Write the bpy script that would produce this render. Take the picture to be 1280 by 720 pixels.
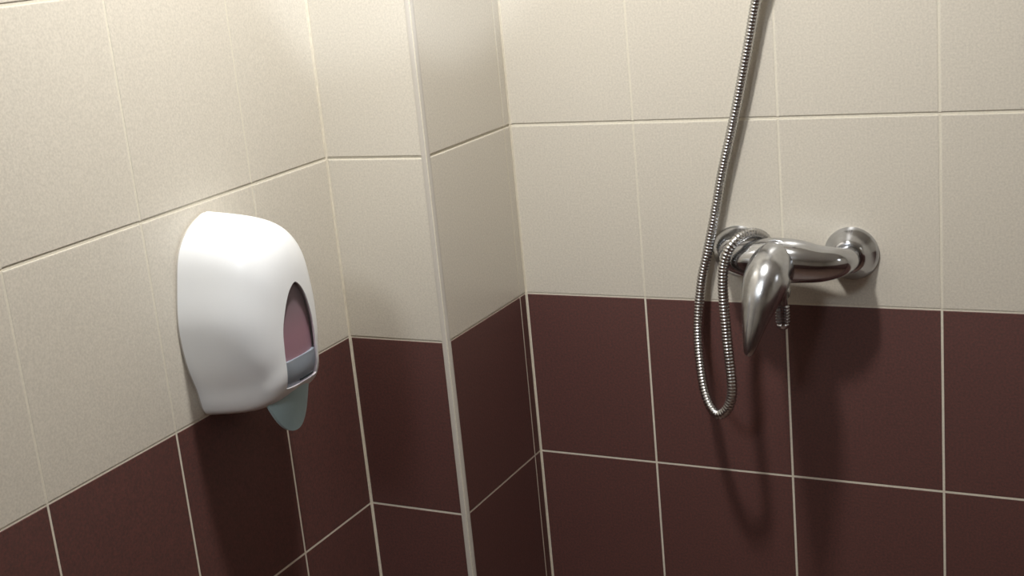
import bpy, bmesh, math, random
from mathutils import Vector, Matrix

# ------------------------------------------------------------------ clear
for o in list(bpy.data.objects):
    bpy.data.objects.remove(o, do_unlink=True)
scene = bpy.context.scene
C = scene.collection
random.seed(4)

# ------------------------------------------------------------------ camera
cam_data = bpy.data.cameras.new('camera')
cam = bpy.data.objects.new('camera', cam_data)
C.objects.link(cam)
scene.camera = cam
rot = Matrix(((0.8743687938, -0.0367073830, 0.4838716569),
              (0.4741994243, 0.2763327015, -0.8359277146),
              (-0.1030248433, 0.9603607687, 0.2590233108)))
cam.matrix_world = Matrix.Translation((0.87955, -1.70676, 1.52271)) @ rot.to_4x4()
cam_data.sensor_width = 36.0
cam_data.lens = 1680.64 / 1280 * 36.0
cam_data.shift_x = (640 - 577.68) / 1280
cam_data.shift_y = (367.87 - 360) / 1280
cam_data.clip_start = 0.02

# ------------------------------------------------------------------ light
scene.view_settings.view_transform = 'Standard'
scene.view_settings.look = 'None'
scene.view_settings.exposure = 0.0
scene.view_settings.gamma = 1.0
scene.view_settings.use_curve_mapping = False

world = bpy.data.worlds.new('world')
scene.world = world
world.use_nodes = True
bgn = world.node_tree.nodes['Background']
bgn.inputs[0].default_value = (0.80, 0.86, 1.0, 1)
bgn.inputs[1].default_value = 0.3


def area(name, loc, target, size, power, color, shape='DISK', size_y=None):
    d = bpy.data.lights.new(name, 'AREA')
    d.shape = shape
    d.size = size
    if size_y:
        d.size_y = size_y
    d.energy = power
    d.color = color
    o = bpy.data.objects.new(name, d)
    C.objects.link(o)
    o.location = loc
    o.rotation_euler = (Vector(target) - Vector(loc)).to_track_quat('-Z', 'Y').to_euler()
    return o


area('ceiling_lamp', (0.265, -0.57, 2.10), (0.265, -0.55, 0), 0.10, 13.4, (1.0, 0.975, 0.925))
area('room_lamp', (0.10, -1.95, 2.15), (0.2, -0.2, 1.3), 0.30, 7.0, (0.92, 0.96, 1.0))
area('side_glint_light', (1.90, -0.75, 1.95), (0.2, -0.25, 1.2), 0.22, 0.7, (0.95, 0.97, 1.0), 'RECTANGLE', 0.3)  # unseen light on the right, kept for a highlight on the chrome
sd = bpy.data.lights.new('added_corner_spot', 'SPOT')  # added spot, its cone shaped to brighten the top of the pillar corner
sd.energy = 57.0
sd.color = (0.86, 0.92, 1.0)
sd.spot_size = math.radians(15.5)
sd.spot_blend = 0.35
sd.shadow_soft_size = 0.03
so = bpy.data.objects.new('added_corner_spot', sd)
C.objects.link(so)
so.location = (1.45, -1.22, 2.12)
so.rotation_euler = (Vector((-0.06, -0.15, 1.595)) - so.location).to_track_quat('-Z', 'Y').to_euler()

# ------------------------------------------------------------------ materials


def new_mat(name, color, rough=0.5, metal=0.0, spec=0.5, coat=0.0, grain=0.0, grain_scale=900.0, bump=0.0):
    m = bpy.data.materials.new(name)
    m.use_nodes = True
    nt = m.node_tree
    b = nt.nodes['Principled BSDF']
    b.inputs['Base Color'].default_value = (*color, 1)
    b.inputs['Roughness'].default_value = rough
    b.inputs['Metallic'].default_value = metal
    b.inputs['Specular IOR Level'].default_value = spec
    b.inputs['Coat Weight'].default_value = coat
    b.inputs['Coat Roughness'].default_value = 0.15
    tc = nt.nodes.new('ShaderNodeTexCoord')
    nz = nt.nodes.new('ShaderNodeTexNoise')
    nz.inputs['Scale'].default_value = grain_scale
    nz.inputs['Detail'].default_value = 3.0
    nt.links.new(tc.outputs['Object'], nz.inputs['Vector'])
    ramp = nt.nodes.new('ShaderNodeValToRGB')
    ramp.color_ramp.elements[0].position = 0.3
    ramp.color_ramp.elements[1].position = 0.7
    ramp.color_ramp.elements[0].color = (*[c * (1 - grain) for c in color], 1)
    ramp.color_ramp.elements[1].color = (*[min(1, c * (1 + grain)) for c in color], 1)
    nt.links.new(nz.outputs['Fac'], ramp.inputs['Fac'])
    nt.links.new(ramp.outputs['Color'], b.inputs['Base Color'])
    if bump:
        bp = nt.nodes.new('ShaderNodeBump')
        bp.inputs['Strength'].default_value = bump
        bp.inputs['Distance'].default_value = 0.0006
        nt.links.new(nz.outputs['Fac'], bp.inputs['Height'])
        nt.links.new(bp.outputs['Normal'], b.inputs['Normal'])
    return m


M_CREAM = new_mat('cream_tile', (0.63, 0.59, 0.515), 0.32, spec=0.5, grain=0.09, grain_scale=380, bump=0.15)
M_BROWN = new_mat('brown_tile', (0.086, 0.0200, 0.0145), 0.68, spec=0.9, grain=0.35, grain_scale=330, bump=0.25)
M_BROWN.node_tree.nodes['Principled BSDF'].inputs['IOR'].default_value = 1.6
M_GROUT = new_mat('cream_grout', (0.70, 0.66, 0.56), 0.85, spec=0.2, grain=0.06, grain_scale=400)
M_SEAL = new_mat('corner_sealant', (0.64, 0.585, 0.48), 0.7, spec=0.3, grain=0.08, grain_scale=120)
M_TRIM = new_mat('pvc_trim', (0.53, 0.495, 0.445), 0.7, spec=0.2, grain=0.03)
M_PLASTER = new_mat('ceiling_paint', (0.80, 0.77, 0.72), 0.9, spec=0.2, grain=0.02, grain_scale=60)
M_FLOOR = new_mat('floor_tile', (0.20, 0.12, 0.09), 0.45, grain=0.12, grain_scale=200)
M_CHROME = new_mat('chrome', (0.54, 0.55, 0.575), 0.13, metal=1.0, grain=0.05, grain_scale=120)
M_CHROME_WORN = new_mat('worn_chrome', (0.54, 0.55, 0.57), 0.20, metal=1.0, grain=0.08, grain_scale=160)
M_HOSE = new_mat('hose_steel', (0.52, 0.515, 0.51), 0.24, metal=1.0, grain=0.04)
M_WHITE = new_mat('white_plastic', (0.84, 0.86, 0.88), 0.32, spec=0.45, grain=0.01)
M_BLUE = new_mat('pale_blue_plastic', (0.43, 0.60, 0.645), 0.4, spec=0.4, grain=0.02)
M_SOAP = new_mat('soap_and_foam', (0.45, 0.26, 0.31), 0.35, spec=0.4)
_n = M_SOAP.node_tree
_tc = _n.nodes.new('ShaderNodeTexCoord')
_sx = _n.nodes.new('ShaderNodeSeparateXYZ')
_nz = _n.nodes.new('ShaderNodeTexNoise')
_nz.inputs['Scale'].default_value = 60
_md = _n.nodes.new('ShaderNodeMath')
_md.operation = 'MULTIPLY_ADD'
_md.inputs[1].default_value = 0.012
_mr = _n.nodes.new('ShaderNodeMapRange')
_mr.inputs['From Min'].default_value = 1.098
_mr.inputs['From Max'].default_value = 1.142
_cr = _n.nodes.new('ShaderNodeValToRGB')
_cr.color_ramp.elements[0].color = (0.50, 0.33, 0.38, 1)
_cr.color_ramp.elements[1].color = (0.33, 0.30, 0.31, 1)
_n.links.new(_tc.outputs['Object'], _sx.inputs[0])
_n.links.new(_tc.outputs['Object'], _nz.inputs['Vector'])
_n.links.new(_nz.outputs['Fac'], _md.inputs[0])
_n.links.new(_sx.outputs['Z'], _md.inputs[2])
_n.links.new(_md.outputs[0], _mr.inputs['Value'])
_n.links.new(_mr.outputs[0], _cr.inputs['Fac'])
_n.links.new(_cr.outputs['Color'], _n.nodes['Principled BSDF'].inputs['Base Color'])
M_DARK = new_mat('dark_lettering', (0.05, 0.07, 0.08), 0.5)
M_BLACK = new_mat('dark_gap', (0.02, 0.02, 0.02), 0.6)

M_PANE = bpy.data.materials.new('smoked_pane')
M_PANE.use_nodes = True
_nt = M_PANE.node_tree
_b = _nt.nodes['Principled BSDF']
_b.inputs['Base Color'].default_value = (0.25, 0.21, 0.22, 1)
_b.inputs['Roughness'].default_value = 0.2
_tr = _nt.nodes.new('ShaderNodeBsdfTransparent')
_tr.inputs[0].default_value = (0.96, 0.92, 0.94, 1)
_mx = _nt.nodes.new('ShaderNodeMixShader')
_mx.inputs[0].default_value = 0.09
_nt.links.new(_tr.outputs[0], _mx.inputs[1])
_nt.links.new(_b.outputs[0], _mx.inputs[2])
_nt.links.new(_mx.outputs[0], _nt.nodes['Material Output'].inputs['Surface'])

# ------------------------------------------------------------------ helpers


def link(name, bm, mats, parent=None, smooth=False, angle=None):
    me = bpy.data.meshes.new(name)
    bmesh.ops.recalc_face_normals(bm, faces=bm.faces)
    bm.to_mesh(me)
    bm.free()
    for m in (mats if isinstance(mats, (list, tuple)) else [mats]):
        me.materials.append(m)
    if smooth:
        for p in me.polygons:
            p.use_smooth = True
        if angle is not None:
            me.set_sharp_from_angle(angle=math.radians(angle))
    o = bpy.data.objects.new(name, me)
    C.objects.link(o)
    if parent:
        o.parent = parent
        o.matrix_parent_inverse = Matrix.Translation(-parent.location)
    return o


def structure(name, bm, mats, **k):
    o = link(name, bm, mats, **k)
    o['kind'] = 'structure'
    return o


def thing(name, loc, label, cat):
    o = bpy.data.objects.new(name, None)
    o.empty_display_size = 0.03
    C.objects.link(o)
    o.location = loc
    o['label'] = label
    o['category'] = cat
    return o


def add_box(bm, lo, hi, mi=0):
    v = [bm.verts.new((x, y, z)) for x in (lo[0], hi[0]) for y in (lo[1], hi[1]) for z in (lo[2], hi[2])]
    fs = [(0, 1, 3, 2), (4, 6, 7, 5), (0, 4, 5, 1), (2, 3, 7, 6), (0, 2, 6, 4), (1, 5, 7, 3)]
    for f in fs:
        bm.faces.new([v[i] for i in f]).material_index = mi


def catmull(P, n):
    P = [Vector(p) for p in P]
    Q = [2 * P[0] - P[1]] + P + [2 * P[-1] - P[-2]]
    out = []
    for i in range(1, len(Q) - 2):
        a, b, c, d = Q[i - 1:i + 3]
        for k in range(n):
            t = k / n
            out.append(0.5 * ((2 * b) + (c - a) * t + (2 * a - 5 * b + 4 * c - d) * t * t + (3 * b - a - 3 * c + d) * t ** 3))
    out.append(P[-1].copy())
    return out


def add_rings(bm, rings, cap=True, mi=0):
    R = [[bm.verts.new(p) for p in r] for r in rings]
    n = len(R[0])
    for a, b in zip(R, R[1:]):
        for i in range(n):
            bm.faces.new((a[i], a[(i + 1) % n], b[(i + 1) % n], b[i])).material_index = mi
    if cap:
        bm.faces.new(R[0][::-1]).material_index = mi
        bm.faces.new(R[-1]).material_index = mi


def add_lathe(bm, origin, axis, prof, n=40, mi=0, flutes=0, depth=0.0):
    """prof: list of (radius, distance along axis)"""
    axis = Vector(axis).normalized()
    u = axis.orthogonal().normalized()
    w = axis.cross(u)
    o = Vector(origin)
    rings = []
    for r, s in prof:
        ring = []
        for i in range(n):
            a = 2 * math.pi * i / n
            rr = r * (1 - depth * (0.5 + 0.5 * math.cos(a * flutes))) if flutes else r
            ring.append(o + axis * s + (u * math.cos(a) + w * math.sin(a)) * rr)
        rings.append(ring)
    add_rings(bm, rings, mi=mi)


def frames(path):
    T = []
    for i in range(len(path)):
        a = path[max(0, i - 1)]
        b = path[min(len(path) - 1, i + 1)]
        T.append((b - a).normalized())
    u = T[0].orthogonal().normalized()
    out = []
    for t in T:
        u = (u - t * u.dot(t)).normalized()
        out.append((t, u, t.cross(u)))
    return out


def resample(path, step):
    out = [path[0].copy()]
    acc = 0.0
    for a, b in zip(path, path[1:]):
        d = (b - a).length
        pos = step - acc
        while pos <= d:
            out.append(a.lerp(b, pos / d))
            pos += step
        acc = (acc + d) % step if d >= step - acc else acc + d
    return out


def add_tube(bm, path, radii, n=24, mi=0):
    rings = []
    for (t, u, w), p, r in zip(frames(path), path, radii):
        rings.append([p + (u * math.cos(2 * math.pi * i / n) + w * math.sin(2 * math.pi * i / n)) * r for i in range(n)])
    add_rings(bm, rings, mi=mi)


# ------------------------------------------------------------------ room shell
XL = -0.15593          # left wall plane
YP = -0.23944          # front plane of the boxed-in pillar
H = 2.25
G = 0.0013             # half width of a joint
GZ = 0.0020            # half width of the level joints in the cream rows
FILL = 0.0003          # depth of the flush joints
DEEP = 0.0011          # joint depth
BEV = 0.0007


def tile_field(bm, uvec, nvec, origin, ujoints, zjoints, skip_first=False):
    """raised, bevelled tiles; face plane is the wall plane, joint bed DEEP behind it.
    material 0 grout, 1 cream, 2 brown"""
    uvec, nvec, origin = Vector(uvec), Vector(nvec), Vector(origin)
    zv = Vector((0, 0, 1))
    for z0, z1 in zip(zjoints, zjoints[1:]):
        mi = 2 if z1 <= 1.001 else 1
        for u0, u1 in zip(ujoints, ujoints[1:]):
            jit = random.uniform(-0.00012, 0.00012)
            gz0 = GZ if z0 > 1.01 else G
            gz1 = GZ if z1 > 1.01 else G
            a0, a1, b0, b1 = u0 + G, u1 - G, z0 + gz0, z1 - gz1
            if a1 - a0 < 0.004:
                continue
            def P(u, z, d):
                return origin + uvec * u + zv * z - nvec * d
            bk = [bm.verts.new(P(u, z, DEEP + 0.002)) for u, z in ((a0, b0), (a1, b0), (a1, b1), (a0, b1))]
            md = [bm.verts.new(P(u, z, BEV + jit)) for u, z in ((a0, b0), (a1, b0), (a1, b1), (a0, b1))]
            e = BEV
            h0 = e * (2.0 if mi == 1 else 1.3)
            md2 = [bm.verts.new(P(u, z, BEV * 0.25 + jit)) for u, z in ((a0 + e * .35, b0 + e * .35), (a1 - e * .35, b0 + e * .35), (a1 - e * .35, b1 - e * .35), (a0 + e * .35, b1 - e * .35))]
            ft = [bm.verts.new(P(u, z, jit)) for u, z in ((a0 + e * 1.3, b0 + e * 1.3), (a1 - e * 1.3, b0 + e * 1.3), (a1 - e * 1.3, b1 - h0), (a0 + e * 1.3, b1 - h0))]
            for p, q in ((bk, md), (md, md2), (md2, ft)):
                for i in range(4):
                    bm.faces.new((p[i], p[(i + 1) % 4], q[(i + 1) % 4], q[i])).material_index = mi
            bm.faces.new(ft).material_index = mi


def fill_joints(bm, uvec, nvec, origin, ujoints, zmax=H):
    """flush grout in the upright joints everywhere and in the level joints of the brown rows"""
    uvec, nvec, origin = Vector(uvec), Vector(nvec), Vector(origin)
    def strip(u0, u1, z0, z1, d):
        q = [origin + uvec * u - nvec * d + Vector((0, 0, z)) for u, z in ((u0, z0), (u1, z0), (u1, z1), (u0, z1))]
        k = [p - nvec * 0.002 for p in q]
        a = [bm.verts.new(p) for p in q]
        b = [bm.verts.new(p) for p in k]
        bm.faces.new(a)
        for i in range(4):
            bm.faces.new((a[i], a[(i + 1) % 4], b[(i + 1) % 4], b[i]))
    w = G + 0.0002
    for u in ujoints:
        strip(u - w, u + w, 0.0, 1.0 - G, FILL)
        for i in range(5):
            strip(u - w, u + w, 1.0 + 0.25 * i + G * (1 if i else -1), 1.25 + 0.25 * i - G, FILL)
    for z in (0.25, 0.5, 0.75, 1.0):
        strip(ujoints[0], ujoints[-1], z - w, z + w, FILL + (0.00005 if z < 1 else 0.0003))


ZJ = [0.25 * i for i in range(10)]
WALL_MATS = [M_GROUT, M_CREAM, M_BROWN, M_SEAL]
XR = 2.00
YF = -2.80

# back wall (shower wall), from the pillar side face to the right
bm = bmesh.new()
add_box(bm, (-0.30, DEEP, 0), (XR + 0.1, 0.12, H))
tile_field(bm, (1, 0, 0), (0, -1, 0), (0, 0, 0), [0.0012] + [0.18751 + 0.2 * i for i in range(10)], ZJ)
fill_joints(bm, (1, 0, 0), (0, -1, 0), (0, 0, 0), [0.0012] + [0.18751 + 0.2 * i for i in range(10)])
structure('wall_back', bm, WALL_MATS)

# boxed-in pillar in the corner: front face and side face in one solid
bm = bmesh.new()
add_box(bm, (XL - 0.05, YP + DEEP, 0), (-DEEP, 0.05, H))
tile_field(bm, (1, 0, 0), (0, -1, 0), (0, YP, 0), [XL + 0.0012, -0.0072], ZJ)
fill_joints(bm, (1, 0, 0), (0, -1, 0), (0, YP, 0), [XL + 0.0012, -0.0072])
tile_field(bm, (0, 1, 0), (1, 0, 0), (0, 0, 0), [YP + 0.0072, -0.0195, -0.0012], ZJ)
fill_joints(bm, (0, 1, 0), (1, 0, 0), (0, 0, 0), [YP + 0.0072, -0.0195, -0.0012])
structure('wall_pillar', bm, WALL_MATS)

# left wall
bm = bmesh.new()
add_box(bm, (XL - 0.12, YF, 0), (XL - DEEP, 0.05, H))
tile_field(bm, (0, 1, 0), (1, 0, 0), (XL, 0, 0), [-0.4045 - 0.2035 * i for i in range(11, -1, -1)] + [YP - 0.0012], ZJ)
fill_joints(bm, (0, 1, 0), (1, 0, 0), (XL, 0, 0), [-0.4045 - 0.2035 * i for i in range(11, -1, -1)] + [YP - 0.0012])
structure('wall_left', bm, WALL_MATS)

# right wall and the wall behind the camera
bm = bmesh.new()
add_box(bm, (XR + DEEP, YF, 0), (XR + 0.12, 0.05, H))
tile_field(bm, (0, 1, 0), (-1, 0, 0), (XR, 0, 0), [-2.8 + 0.2 * i for i in range(15)], ZJ)
fill_joints(bm, (0, 1, 0), (-1, 0, 0), (XR, 0, 0), [-2.8 + 0.2 * i for i in range(15)])
structure('wall_right', bm, WALL_MATS)
bm = bmesh.new()
add_box(bm, (XL - 0.12, YF - 0.12, 0), (XR + 0.12, YF - DEEP, H))
tile_field(bm, (1, 0, 0), (0, 1, 0), (0, YF, 0), [XL + 0.2 * i for i in range(11)] + [XR], ZJ)
fill_joints(bm, (1, 0, 0), (0, 1, 0), (0, YF, 0), [XL + 0.2 * i for i in range(11)] + [XR])
structure('wall_front', bm, WALL_MATS)

bm = bmesh.new()
add_box(bm, (XL - 0.12, YF - 0.12, -0.1), (XR + 0.12, 0.12, 0))
structure('floor', bm, M_FLOOR)
bm = bmesh.new()
add_box(bm, (XL - 0.12, YF - 0.12, H), (XR + 0.12, 0.12, H + 0.1))
structure('ceiling', bm, M_PLASTER)

# rounded edge profile on the outer corner of the pillar
bm = bmesh.new()
r = 0.0078
cx, cy = -r + 0.0006, YP + r - 0.0006
prof = [(cx - 0.0008, YP + DEEP)] + [(cx - 0.0008, YP - 0.0006)] + \
    [(cx + r * math.cos(a), cy + r * math.sin(a)) for a in [math.radians(-90 + 90 * i / 10) for i in range(11)]] + \
    [(0.0006, cy + 0.0008), (-DEEP, cy + 0.0008)]
add_rings(bm, [[Vector((x, y, z)) for x, y in prof] for z in (0.0, H)])
structure('trim_1', bm, M_TRIM, smooth=True, angle=40)

# silicone beads in the two inner corners
for k, (x, y) in enumerate(((0, 0), (XL, YP))):
    bm = bmesh.new()
    s = 0.0015
    pr = [(x - 0.001, y + 0.001), (x - 0.001, y - s), (x + s * .35, y - s * .75), (x + s * .75, y - s * .35), (x + s, y + 0.001)]
    add_rings(bm, [[Vector((a, b, z)) for a, b in pr] for z in (0.0, H)])
    structure('trim_%d' % (k + 2), bm, M_SEAL, smooth=True, angle=60)

# ------------------------------------------------------------------ soap dispenser
YC = -0.50343
ZC, ZB, ZT = 1.09735, 1.00115, 1.23706
WID = [0.0500, 0.0615, 0.0715, 0.0750, 0.0663, 0.0552, 0.0335, 0.0070]
ZF = [0, .15, .3, .5, .7, .85, .95, 1.0]
DD, PW, SH = 0.11950, 5.0, 0.00551
TY, TZ, BULGE = 0.003, 0.0967, 0.16

half = catmull([(0, ZB, 0)] + [(w, ZB + (ZT - ZB) * f, 0) for w, f in zip(WID, ZF)] + [(0, ZT, 0)], 10)
# smooth the sharp ends of the outline a little
for _ in range(3):
    q = [v.copy() for v in half]
    for i in range(1, len(q) - 1):
        half[i] = (q[i - 1] + 2 * q[i] + q[i + 1]) / 4
outline = [(v.x, v.y) for v in half] + [(-v.x, v.y) for v in half[-2:0:-1]]


def scales(s):
    k = (1 - s ** PW) ** (1 / PW)
    return k * (1 - TY * s), k * (1 - TZ * s)


def shell_point(a, b, s, shrink=0.0):
    ky, kz = scales(s)
    f = 1 - shrink / 0.07
    y = a * ky * f
    return Vector((XL + (DD - shrink) * s * (1 - BULGE * (y / 0.07) ** 2), YC + y, ZC + SH * s + (b - ZC) * kz * f))


SS = [0.03, 0.06] + [0.12 + 0.06 * i for i in range(11)] + [0.77, 0.81, 0.845, 0.875, 0.90, 0.925, 0.945, 0.962, 0.975, 0.985, 0.992, 0.9965, 0.999, 0.9999]
disp = thing('soap_dispenser', (XL, YC, 1.0), 'white plastic soap dispenser with oval window, fixed on left tiled wall', 'soap dispenser')

bm = bmesh.new()
outer = [[shell_point(a, b, s) for a, b in outline] for s in SS]
inner = [[shell_point(a, b, s, 0.003) for a, b in outline] for s in SS]
no = len(outline)
VO = [[bm.verts.new(p) for p in r_] for r_ in outer]
VI = [[bm.verts.new(p) for p in r_] for r_ in inner]
for V in (VO, VI):
    for a, b in zip(V, V[1:]):
        for i in range(no):
            bm.faces.new((a[i], a[(i + 1) % no], b[(i + 1) % no], b[i]))
    bm.faces.new(V[-1])
for i in range(no):
    bm.faces.new((VO[0][i], VO[0][(i + 1) % no], VI[0][(i + 1) % no], VI[0][i]))
cover = link('cover', bm, M_WHITE, disp)

# window outline in the y-z plane (offsets from the dispenser's middle)
wpts = [(0.001, 0.1562), (0.0085, 0.1515), (0.0160, 0.1420), (0.0225, 0.1285), (0.0285, 0.1080), (0.0305, 0.0850), (0.0305, 0.0600), (0.0300, 0.0400), (0.0270, 0.0352),
        (0.000, 0.0342), (-0.027, 0.0352), (-0.0300, 0.0400), (-0.0305, 0.0600), (-0.0305, 0.0850), (-0.0285, 0.1080), (-0.0215, 0.1300), (-0.0145, 0.1440), (-0.0070, 0.1525)]


def closed(P, n):
    P = [Vector((a, b, 0)) for a, b in P]
    m = len(P)
    out = []
    for i in range(m):
        a, b, c, d = P[i - 1], P[i], P[(i + 1) % m], P[(i + 2) % m]
        for k in range(n):
            t = k / n
            out.append(0.5 * ((2 * b) + (c - a) * t + (2 * a - 5 * b + 4 * c - d) * t * t + (3 * b - a - 3 * c + d) * t ** 3))
    return [(v.x, v.y) for v in out]


wout = closed(wpts, 5)
bm = bmesh.new()
add_rings(bm, [[Vector((x, YC + a, 1.0 + b)) for a, b in wout] for x in (XL + 0.062, XL + 0.2)])
cut = link('cutter', bm, M_WHITE)
md = cover.modifiers.new('hole', 'BOOLEAN')
md.operation = 'DIFFERENCE'
md.solver = 'EXACT'
md.object = cut
dg = bpy.context.evaluated_depsgraph_get()
dg.update()
me = bpy.data.meshes.new_from_object(cover.evaluated_get(dg))
cover.modifiers.clear()
cover.data = me
bpy.data.objects.remove(cut, do_unlink=True)
for p in me.polygons:
    p.use_smooth = True
me.set_sharp_from_angle(angle=math.radians(38))


def depth_at(a, b, off):
    """depth of the cover surface (less an inward offset) over wall point a,b"""
    best = 0.0
    lo, hi = 0.0, 0.9999
    def inside(s):
        k1, k2 = scales(s)
        y = a / k1
        z = (b + 1.0 - ZC - SH * s) / k2
        th = math.atan2(abs(y), z)
        r_ = math.hypot(y, z)
        R_ = None
        for v, w in zip(half, half[1:]):
            t0 = math.atan2(v.x, v.y - ZC)
            t1 = math.atan2(w.x, w.y - ZC)
            if min(t0, t1) <= th <= max(t0, t1):
                f = (th - t0) / (t1 - t0) if t1 != t0 else 0
                R_ = v.lerp(w, f)
                R_ = math.hypot(R_.x, R_.y - ZC)
        return R_ is not None and R_ >= r_
    for _ in range(26):
        m = (lo + hi) / 2
        if inside(m):
            lo = m
        else:
            hi = m
    return DD * lo * (1 - BULGE * (a / 0.07) ** 2) - off


def patch(bm, ring2d, off, thick, grow=1.0, rings=5):
    """solid sheet following the cover's curve, bounded by ring2d"""
    ca = sum(p[0] for p in ring2d) / len(ring2d)
    cb = sum(p[1] for p in ring2d) / len(ring2d)
    V = {}
    for side, o_ in ((0, off), (1, off + thick)):
        for k in range(1, rings + 1):
            f = grow * k / rings
            row = []
            for a, b in ring2d:
                aa, bb = ca + (a - ca) * f, cb + (b - cb) * f
                row.append(bm.verts.new((XL + depth_at(aa, bb, o_), YC + aa, 1.0 + bb)))
            V[side, k] = row
        V[side, 0] = bm.verts.new((XL + depth_at(ca, cb, o_), YC + ca, 1.0 + cb))
    n = len(ring2d)
    for side in (0, 1):
        for i in range(n):
            j = (i + 1) % n
            bm.faces.new((V[side, 0], V[side, 1][i], V[side, 1][j]))
            for k in range(1, rings):
                bm.faces.new((V[side, k][i], V[side, k][j], V[side, k + 1][j], V[side, k + 1][i]))
    for i in range(n):
        j = (i + 1) % n
        bm.faces.new((V[0, rings][i], V[0, rings][j], V[1, rings][j], V[1, rings][i]))


# smoked pane set a little inside the cover
upper = [(a, max(b, 0.066)) for a, b in wout]
bm = bmesh.new()
patch(bm, wout[::2], 0.0014, 0.001, 0.995)
pane = link('window_pane', bm, M_PANE, disp, smooth=True, angle=50)
pane['label'] = 'smoked grey window pane'

# soap pouch pressed against the window: pink soap with grey foam above it
bm = bmesh.new()
pring = [(a * 1.12, 0.058 if b < 0.058 else 0.10 + (b - 0.10) * 1.06) for a, b in wout[::2]]
patch(bm, pring, 0.0075, 0.014, 1.0, rings=6)
pouch = link('soap_pouch', bm, M_SOAP, disp, smooth=True, angle=50)
pouch['label'] = 'pouch of pink soap with grey foam on top'

# pale blue push lever: curved plate hanging out under the cover
bm = bmesh.new()
NU, NV = 25, 15
grid = {}
for side, off in ((0, 0.0), (1, 0.0045)):
    for i in range(NU):
        u = -1 + 2 * i / (NU - 1)
        a = 0.0405 * u
        au = abs(u)
        zb = -0.0265 + 0.0445 * abs(u) ** 2.3
        zt = 0.0665
        for j in range(NV):
            t = j / (NV - 1)
            b = zb + (zt - zb) * t
            lean = 0.0
            if b < 0.034:
                lean = 0.24 * (0.034 - b)
            f = min(1.0, max(0.0, (b - 0.024) / 0.014))
            d = (1 - f) * (0.1095 - 0.016 * au ** 2.0 - lean) + f * min(depth_at(a * 0.95, max(b, 0.036), 0.0034), 0.1140) - off - 0.0004
            grid[side, i, j] = bm.verts.new((XL + d, YC - 0.001 + a, 1.0 + b))
for side in (0, 1):
    for i in range(NU - 1):
        for j in range(NV - 1):
            bm.faces.new((grid[side, i, j], grid[side, i + 1, j], grid[side, i + 1, j + 1], grid[side, i, j + 1]))
for i in range(NU - 1):
    for j in (0, NV - 1):
        bm.faces.new((grid[0, i, j], grid[0, i + 1, j], grid[1, i + 1, j], grid[1, i, j]))
for j in range(NV - 1):
    for i in (0, NU - 1):
        bm.faces.new((grid[0, i, j], grid[0, i, j + 1], grid[1, i, j + 1], grid[1, i, j]))
lever = link('push_lever', bm, M_BLUE, disp, smooth=True, angle=45)
lever['label'] = 'pale blue push lever'

# tiny dark maker's line along the foot of the window
bm = bmesh.new()
for k in range(11):
    a0 = -0.0060 + 0.0026 * k
    w = 0.0019 if k % 3 else 0.0022
    ring = [(a0, 0.0378), (a0 + w, 0.0378), (a0 + w, 0.0404), (a0, 0.0404)]
    patch(bm, ring, 0.0010, 0.0010, 1.0, rings=1)
link('lettering', bm, M_DARK, disp)

# thin back plate, dark joint round the cover
bm = bmesh.new()
add_rings(bm, [[Vector((x, YC + a * 0.99, ZC + (b - ZC) * 0.99)) for a, b in outline] for x in (XL, XL + 0.006)])
bp = link('back_plate', bm, M_TRIM, disp)
bp['label'] = 'grey back plate'

# ------------------------------------------------------------------ shower mixer
ZM = 1.0715
XA, XB = 0.3265, 0.4770
mixer = thing('shower_mixer', (0.40, 0, ZM), 'chrome single-lever shower mixer tap mounted on the tiled back wall', 'tap')
for x in (XA, XB):
    bm = bmesh.new()
    add_lathe(bm, (x, 0, ZM), (0, -1, 0), [(0.0350, -0.001), (0.0352, 0.0015), (0.0345, 0.0030), (0.0315, 0.0065), (0.0275, 0.0115), (0.0240, 0.0165), (0.0215, 0.0205), (0.0198, 0.0225), (0.0175, 0.0228)], 48)
    link('rosette', bm, M_CHROME, mixer, smooth=True, angle=50)
    bm = bmesh.new()
    add_lathe(bm, (x, 0, ZM), (0, -1, 0), [(0.0145, 0.018), (0.0165, 0.0215), (0.0172, 0.0225), (0.0172, 0.030), (0.0155, 0.032)], 36, flutes=12, depth=0.03)
    link('union_nut', bm, M_CHROME_WORN, mixer, smooth=True, angle=35)

# body: one swept arm from inlet to inlet, swelling in the middle
cl = catmull([(XA, -0.026, ZM), (XA + 0.0015, -0.037, ZM), (XA + 0.011, -0.047, ZM + .0010), (XA + 0.031, -0.0545, ZM + .003), (0.388, -0.0575, ZM + .004), (0.420, -0.058, ZM + .003),
              (XB - 0.030, -0.0555, ZM), (XB - 0.010, -0.0490, ZM), (XB - 0.0010, -0.0385, ZM), (XB, -0.026, ZM)], 8)
rad = catmull([(.0160, 0, 0), (.0165, 0, 0), (.0190, 0, 0), (.0240, 0, 0), (.0288, 0, 0), (.0280, 0, 0), (.0240, 0, 0), (.0205, 0, 0), (.0175, 0, 0), (.0165, 0, 0)], 8)
bm = bmesh.new()
add_tube(bm, cl, [v.x for v in rad], 36)
link('mixer_body', bm, M_CHROME, mixer, smooth=True, angle=60)

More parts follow.
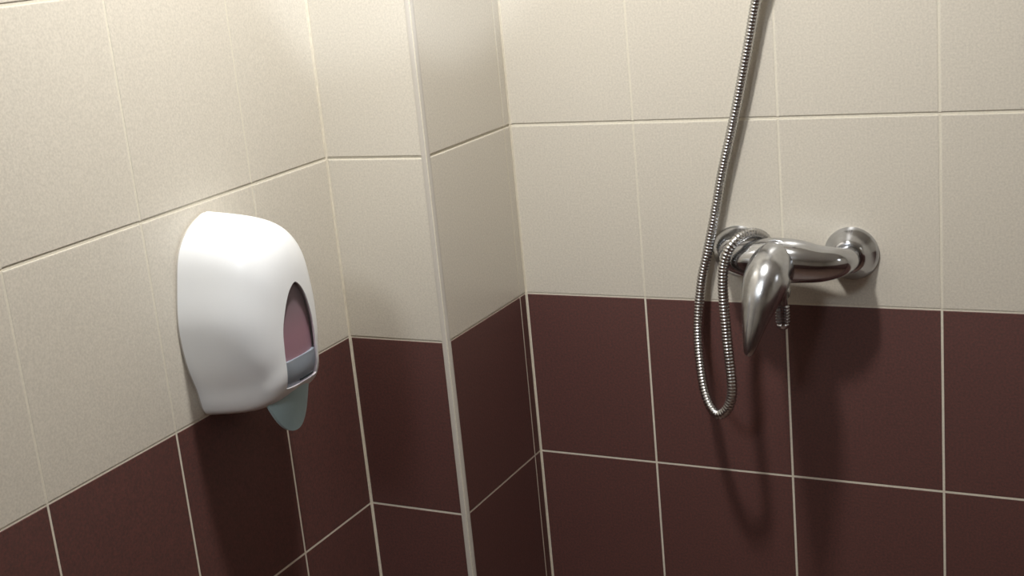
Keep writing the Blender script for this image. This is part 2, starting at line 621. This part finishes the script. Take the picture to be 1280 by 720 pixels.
# cartridge dome and lever
bm = bmesh.new()
sp = catmull([(0.3960, -0.058, 1.0740), (0.3953, -0.082, 1.0715), (0.3938, -0.102, 1.0615), (0.3905, -0.118, 1.0420), (0.3868, -0.1300, 1.0205), (0.3835, -0.1390, 0.9990), (0.3805, -0.1455, 0.9790), (0.3797, -0.1470, 0.9735)], 8)
wd = catmull([(.0290, .0290, 0), (.0300, .0285, 0), (.0296, .0258, 0), (.0252, .0205, 0), (.0182, .0140, 0), (.0125, .0095, 0), (.0070, .0055, 0), (.0025, .0020, 0)], 8)
rings = []
for i, (p, s) in enumerate(zip(sp, wd)):
    t = (sp[min(i + 1, len(sp) - 1)] - sp[max(i - 1, 0)]).normalized()
    side = Vector((1, 0, 0))
    side = (side - t * side.dot(t)).normalized()
    up = side.cross(t)
    rings.append([p + side * s.x * math.cos(a) + up * s.y * math.sin(a) for a in [2 * math.pi * k / 32 for k in range(32)]])
add_rings(bm, rings)
link('lever_handle', bm, M_CHROME_WORN, mixer, smooth=True, angle=60)

# collar ring between body and lever
bm = bmesh.new()
ax = (sp[4] - sp[0]).normalized()
add_lathe(bm, sp[0], ax, [(0.0290, 0.000), (0.0310, 0.002), (0.0310, 0.0070), (0.0290, 0.0080)], 40)
link('cartridge_ring', bm, M_CHROME, mixer, smooth=True, angle=35)

# hose outlet under the body
bm = bmesh.new()
add_lathe(bm, (0.3975, -0.050, 1.052), (0, 0, -1), [(0.0095, 0), (0.0095, 0.012), (0.0078, 0.016), (0.0072, 0.030), (0.0072, 0.040)], 28)
link('outlet', bm, M_CHROME_WORN, mixer, smooth=True, angle=35)
bm = bmesh.new()
pr_ = [(0.0070, 0.0)]
for k in range(6):
    z0 = 0.0010 + k * 0.0040
    pr_ += [(0.0083, z0), (0.0095, z0 + 0.001), (0.0095, z0 + 0.0024), (0.0083, z0 + 0.0034)]
pr_ += [(0.0090, 0.0260), (0.0080, 0.0295), (0.0055, 0.0320), (0.0020, 0.0330)]
add_lathe(bm, (0.3975, -0.050, 1.013), (0, 0, -1), pr_, 28)
kn = link('outlet_nut', bm, M_CHROME, mixer, smooth=True, angle=35)

# ------------------------------------------------------------------ shower hose
HP = [(0.4080, -0.0515, 1.5355), (0.4030, -0.0420, 1.5080), (0.3880, -0.0245, 1.4560), (0.3718, -0.017, 1.4022), (0.3571, -0.0155, 1.3419), (0.3436, -0.0145, 1.2882), (0.3326, -0.014, 1.2468), (0.3145, -0.0135, 1.1822), (0.2999, -0.013, 1.1202), (0.2862, -0.013, 1.0667), (0.2774, -0.015, 1.0309), (0.2726, -0.024, 0.9787), (0.2745, -0.034, 0.9497), (0.2798, -0.046, 0.9229), (0.288, -0.06, 0.8938), (0.2987, -0.072, 0.8748), (0.3123, -0.081, 0.8655), (0.3251, -0.085, 0.8726), (0.3343, -0.087, 0.8899), (0.3368, -0.088, 0.9107), (0.3355, -0.087, 0.9326), (0.3337, -0.086, 0.9566), (0.3312, -0.083, 0.9886), (0.3291, -0.08, 1.0258), (0.329, -0.079, 1.0505), (0.3311, -0.078, 1.0718), (0.3375, -0.077, 1.091), (0.3457, -0.072, 1.1027), (0.3525, -0.061, 1.1075), (0.3603, -0.047, 1.1079), (0.3661, -0.033, 1.103), (0.3712, -0.0225, 1.0945), (0.3790, -0.0185, 1.0760), (0.3835, -0.0175, 1.0550), (0.3890, -0.0180, 1.0380), (0.3950, -0.0240, 1.0270), (0.3973, -0.0340, 1.0240), (0.3975, -0.0415, 1.0240)]
path = resample(catmull(HP, 10), 0.0011)
PER = 4
prof = [0.0061, 0.0070, 0.0070, 0.0061]
hose = thing('shower_hose', path[len(path) // 2].to_tuple(), 'ribbed metal shower hose hanging in a loop beside the tap', 'hose')
bm = bmesh.new()
add_tube(bm, path, [prof[i % PER] for i in range(len(path))], 14)
link('hose_tube', bm, M_HOSE, hose, smooth=True, angle=70)

# hand shower in its wall holder, just above the picture
hs = thing('hand_shower', (0.41, -0.05, 1.55), 'chrome hand shower resting in wall holder above the tap', 'shower head')
bm = bmesh.new()
add_lathe(bm, (0.4085, -0.052, 1.540), (0.12, -0.28, 1), [(0.0085, 0), (0.0105, 0.004), (0.0105, 0.026), (0.0120, 0.030), (0.0125, 0.060), (0.0115, 0.110), (0.0120, 0.160), (0.0150, 0.185), (0.0120, 0.195)], 28)
link('handle', bm, M_CHROME, hs, smooth=True, angle=40)
bm = bmesh.new()
add_lathe(bm, (0.431, -0.085, 1.735), (-0.05, -0.75, -0.5), [(0.012, -0.012), (0.026, 0.0), (0.038, 0.016), (0.040, 0.022), (0.037, 0.025)], 36)
link('spray_head', bm, M_CHROME, hs, smooth=True, angle=40)
wh = thing('shower_holder', (0.41, 0, 1.60), 'chrome wall holder for the hand shower above the tap', 'shower holder')
bm = bmesh.new()
add_lathe(bm, (0.414, 0, 1.600), (0, -1, 0), [(0.021, -0.001), (0.021, 0.006), (0.012, 0.010), (0.010, 0.040), (0.010, 0.048)], 32)
link('wall_post', bm, M_CHROME, wh, smooth=True, angle=40)
bm = bmesh.new()
add_lathe(bm, (0.4165, -0.0625, 1.587), (0.12, -0.28, 1), [(0.0135, 0), (0.0185, 0.002), (0.0190, 0.022), (0.0140, 0.024)], 32)
link('cradle', bm, M_CHROME, wh, smooth=True, angle=40)
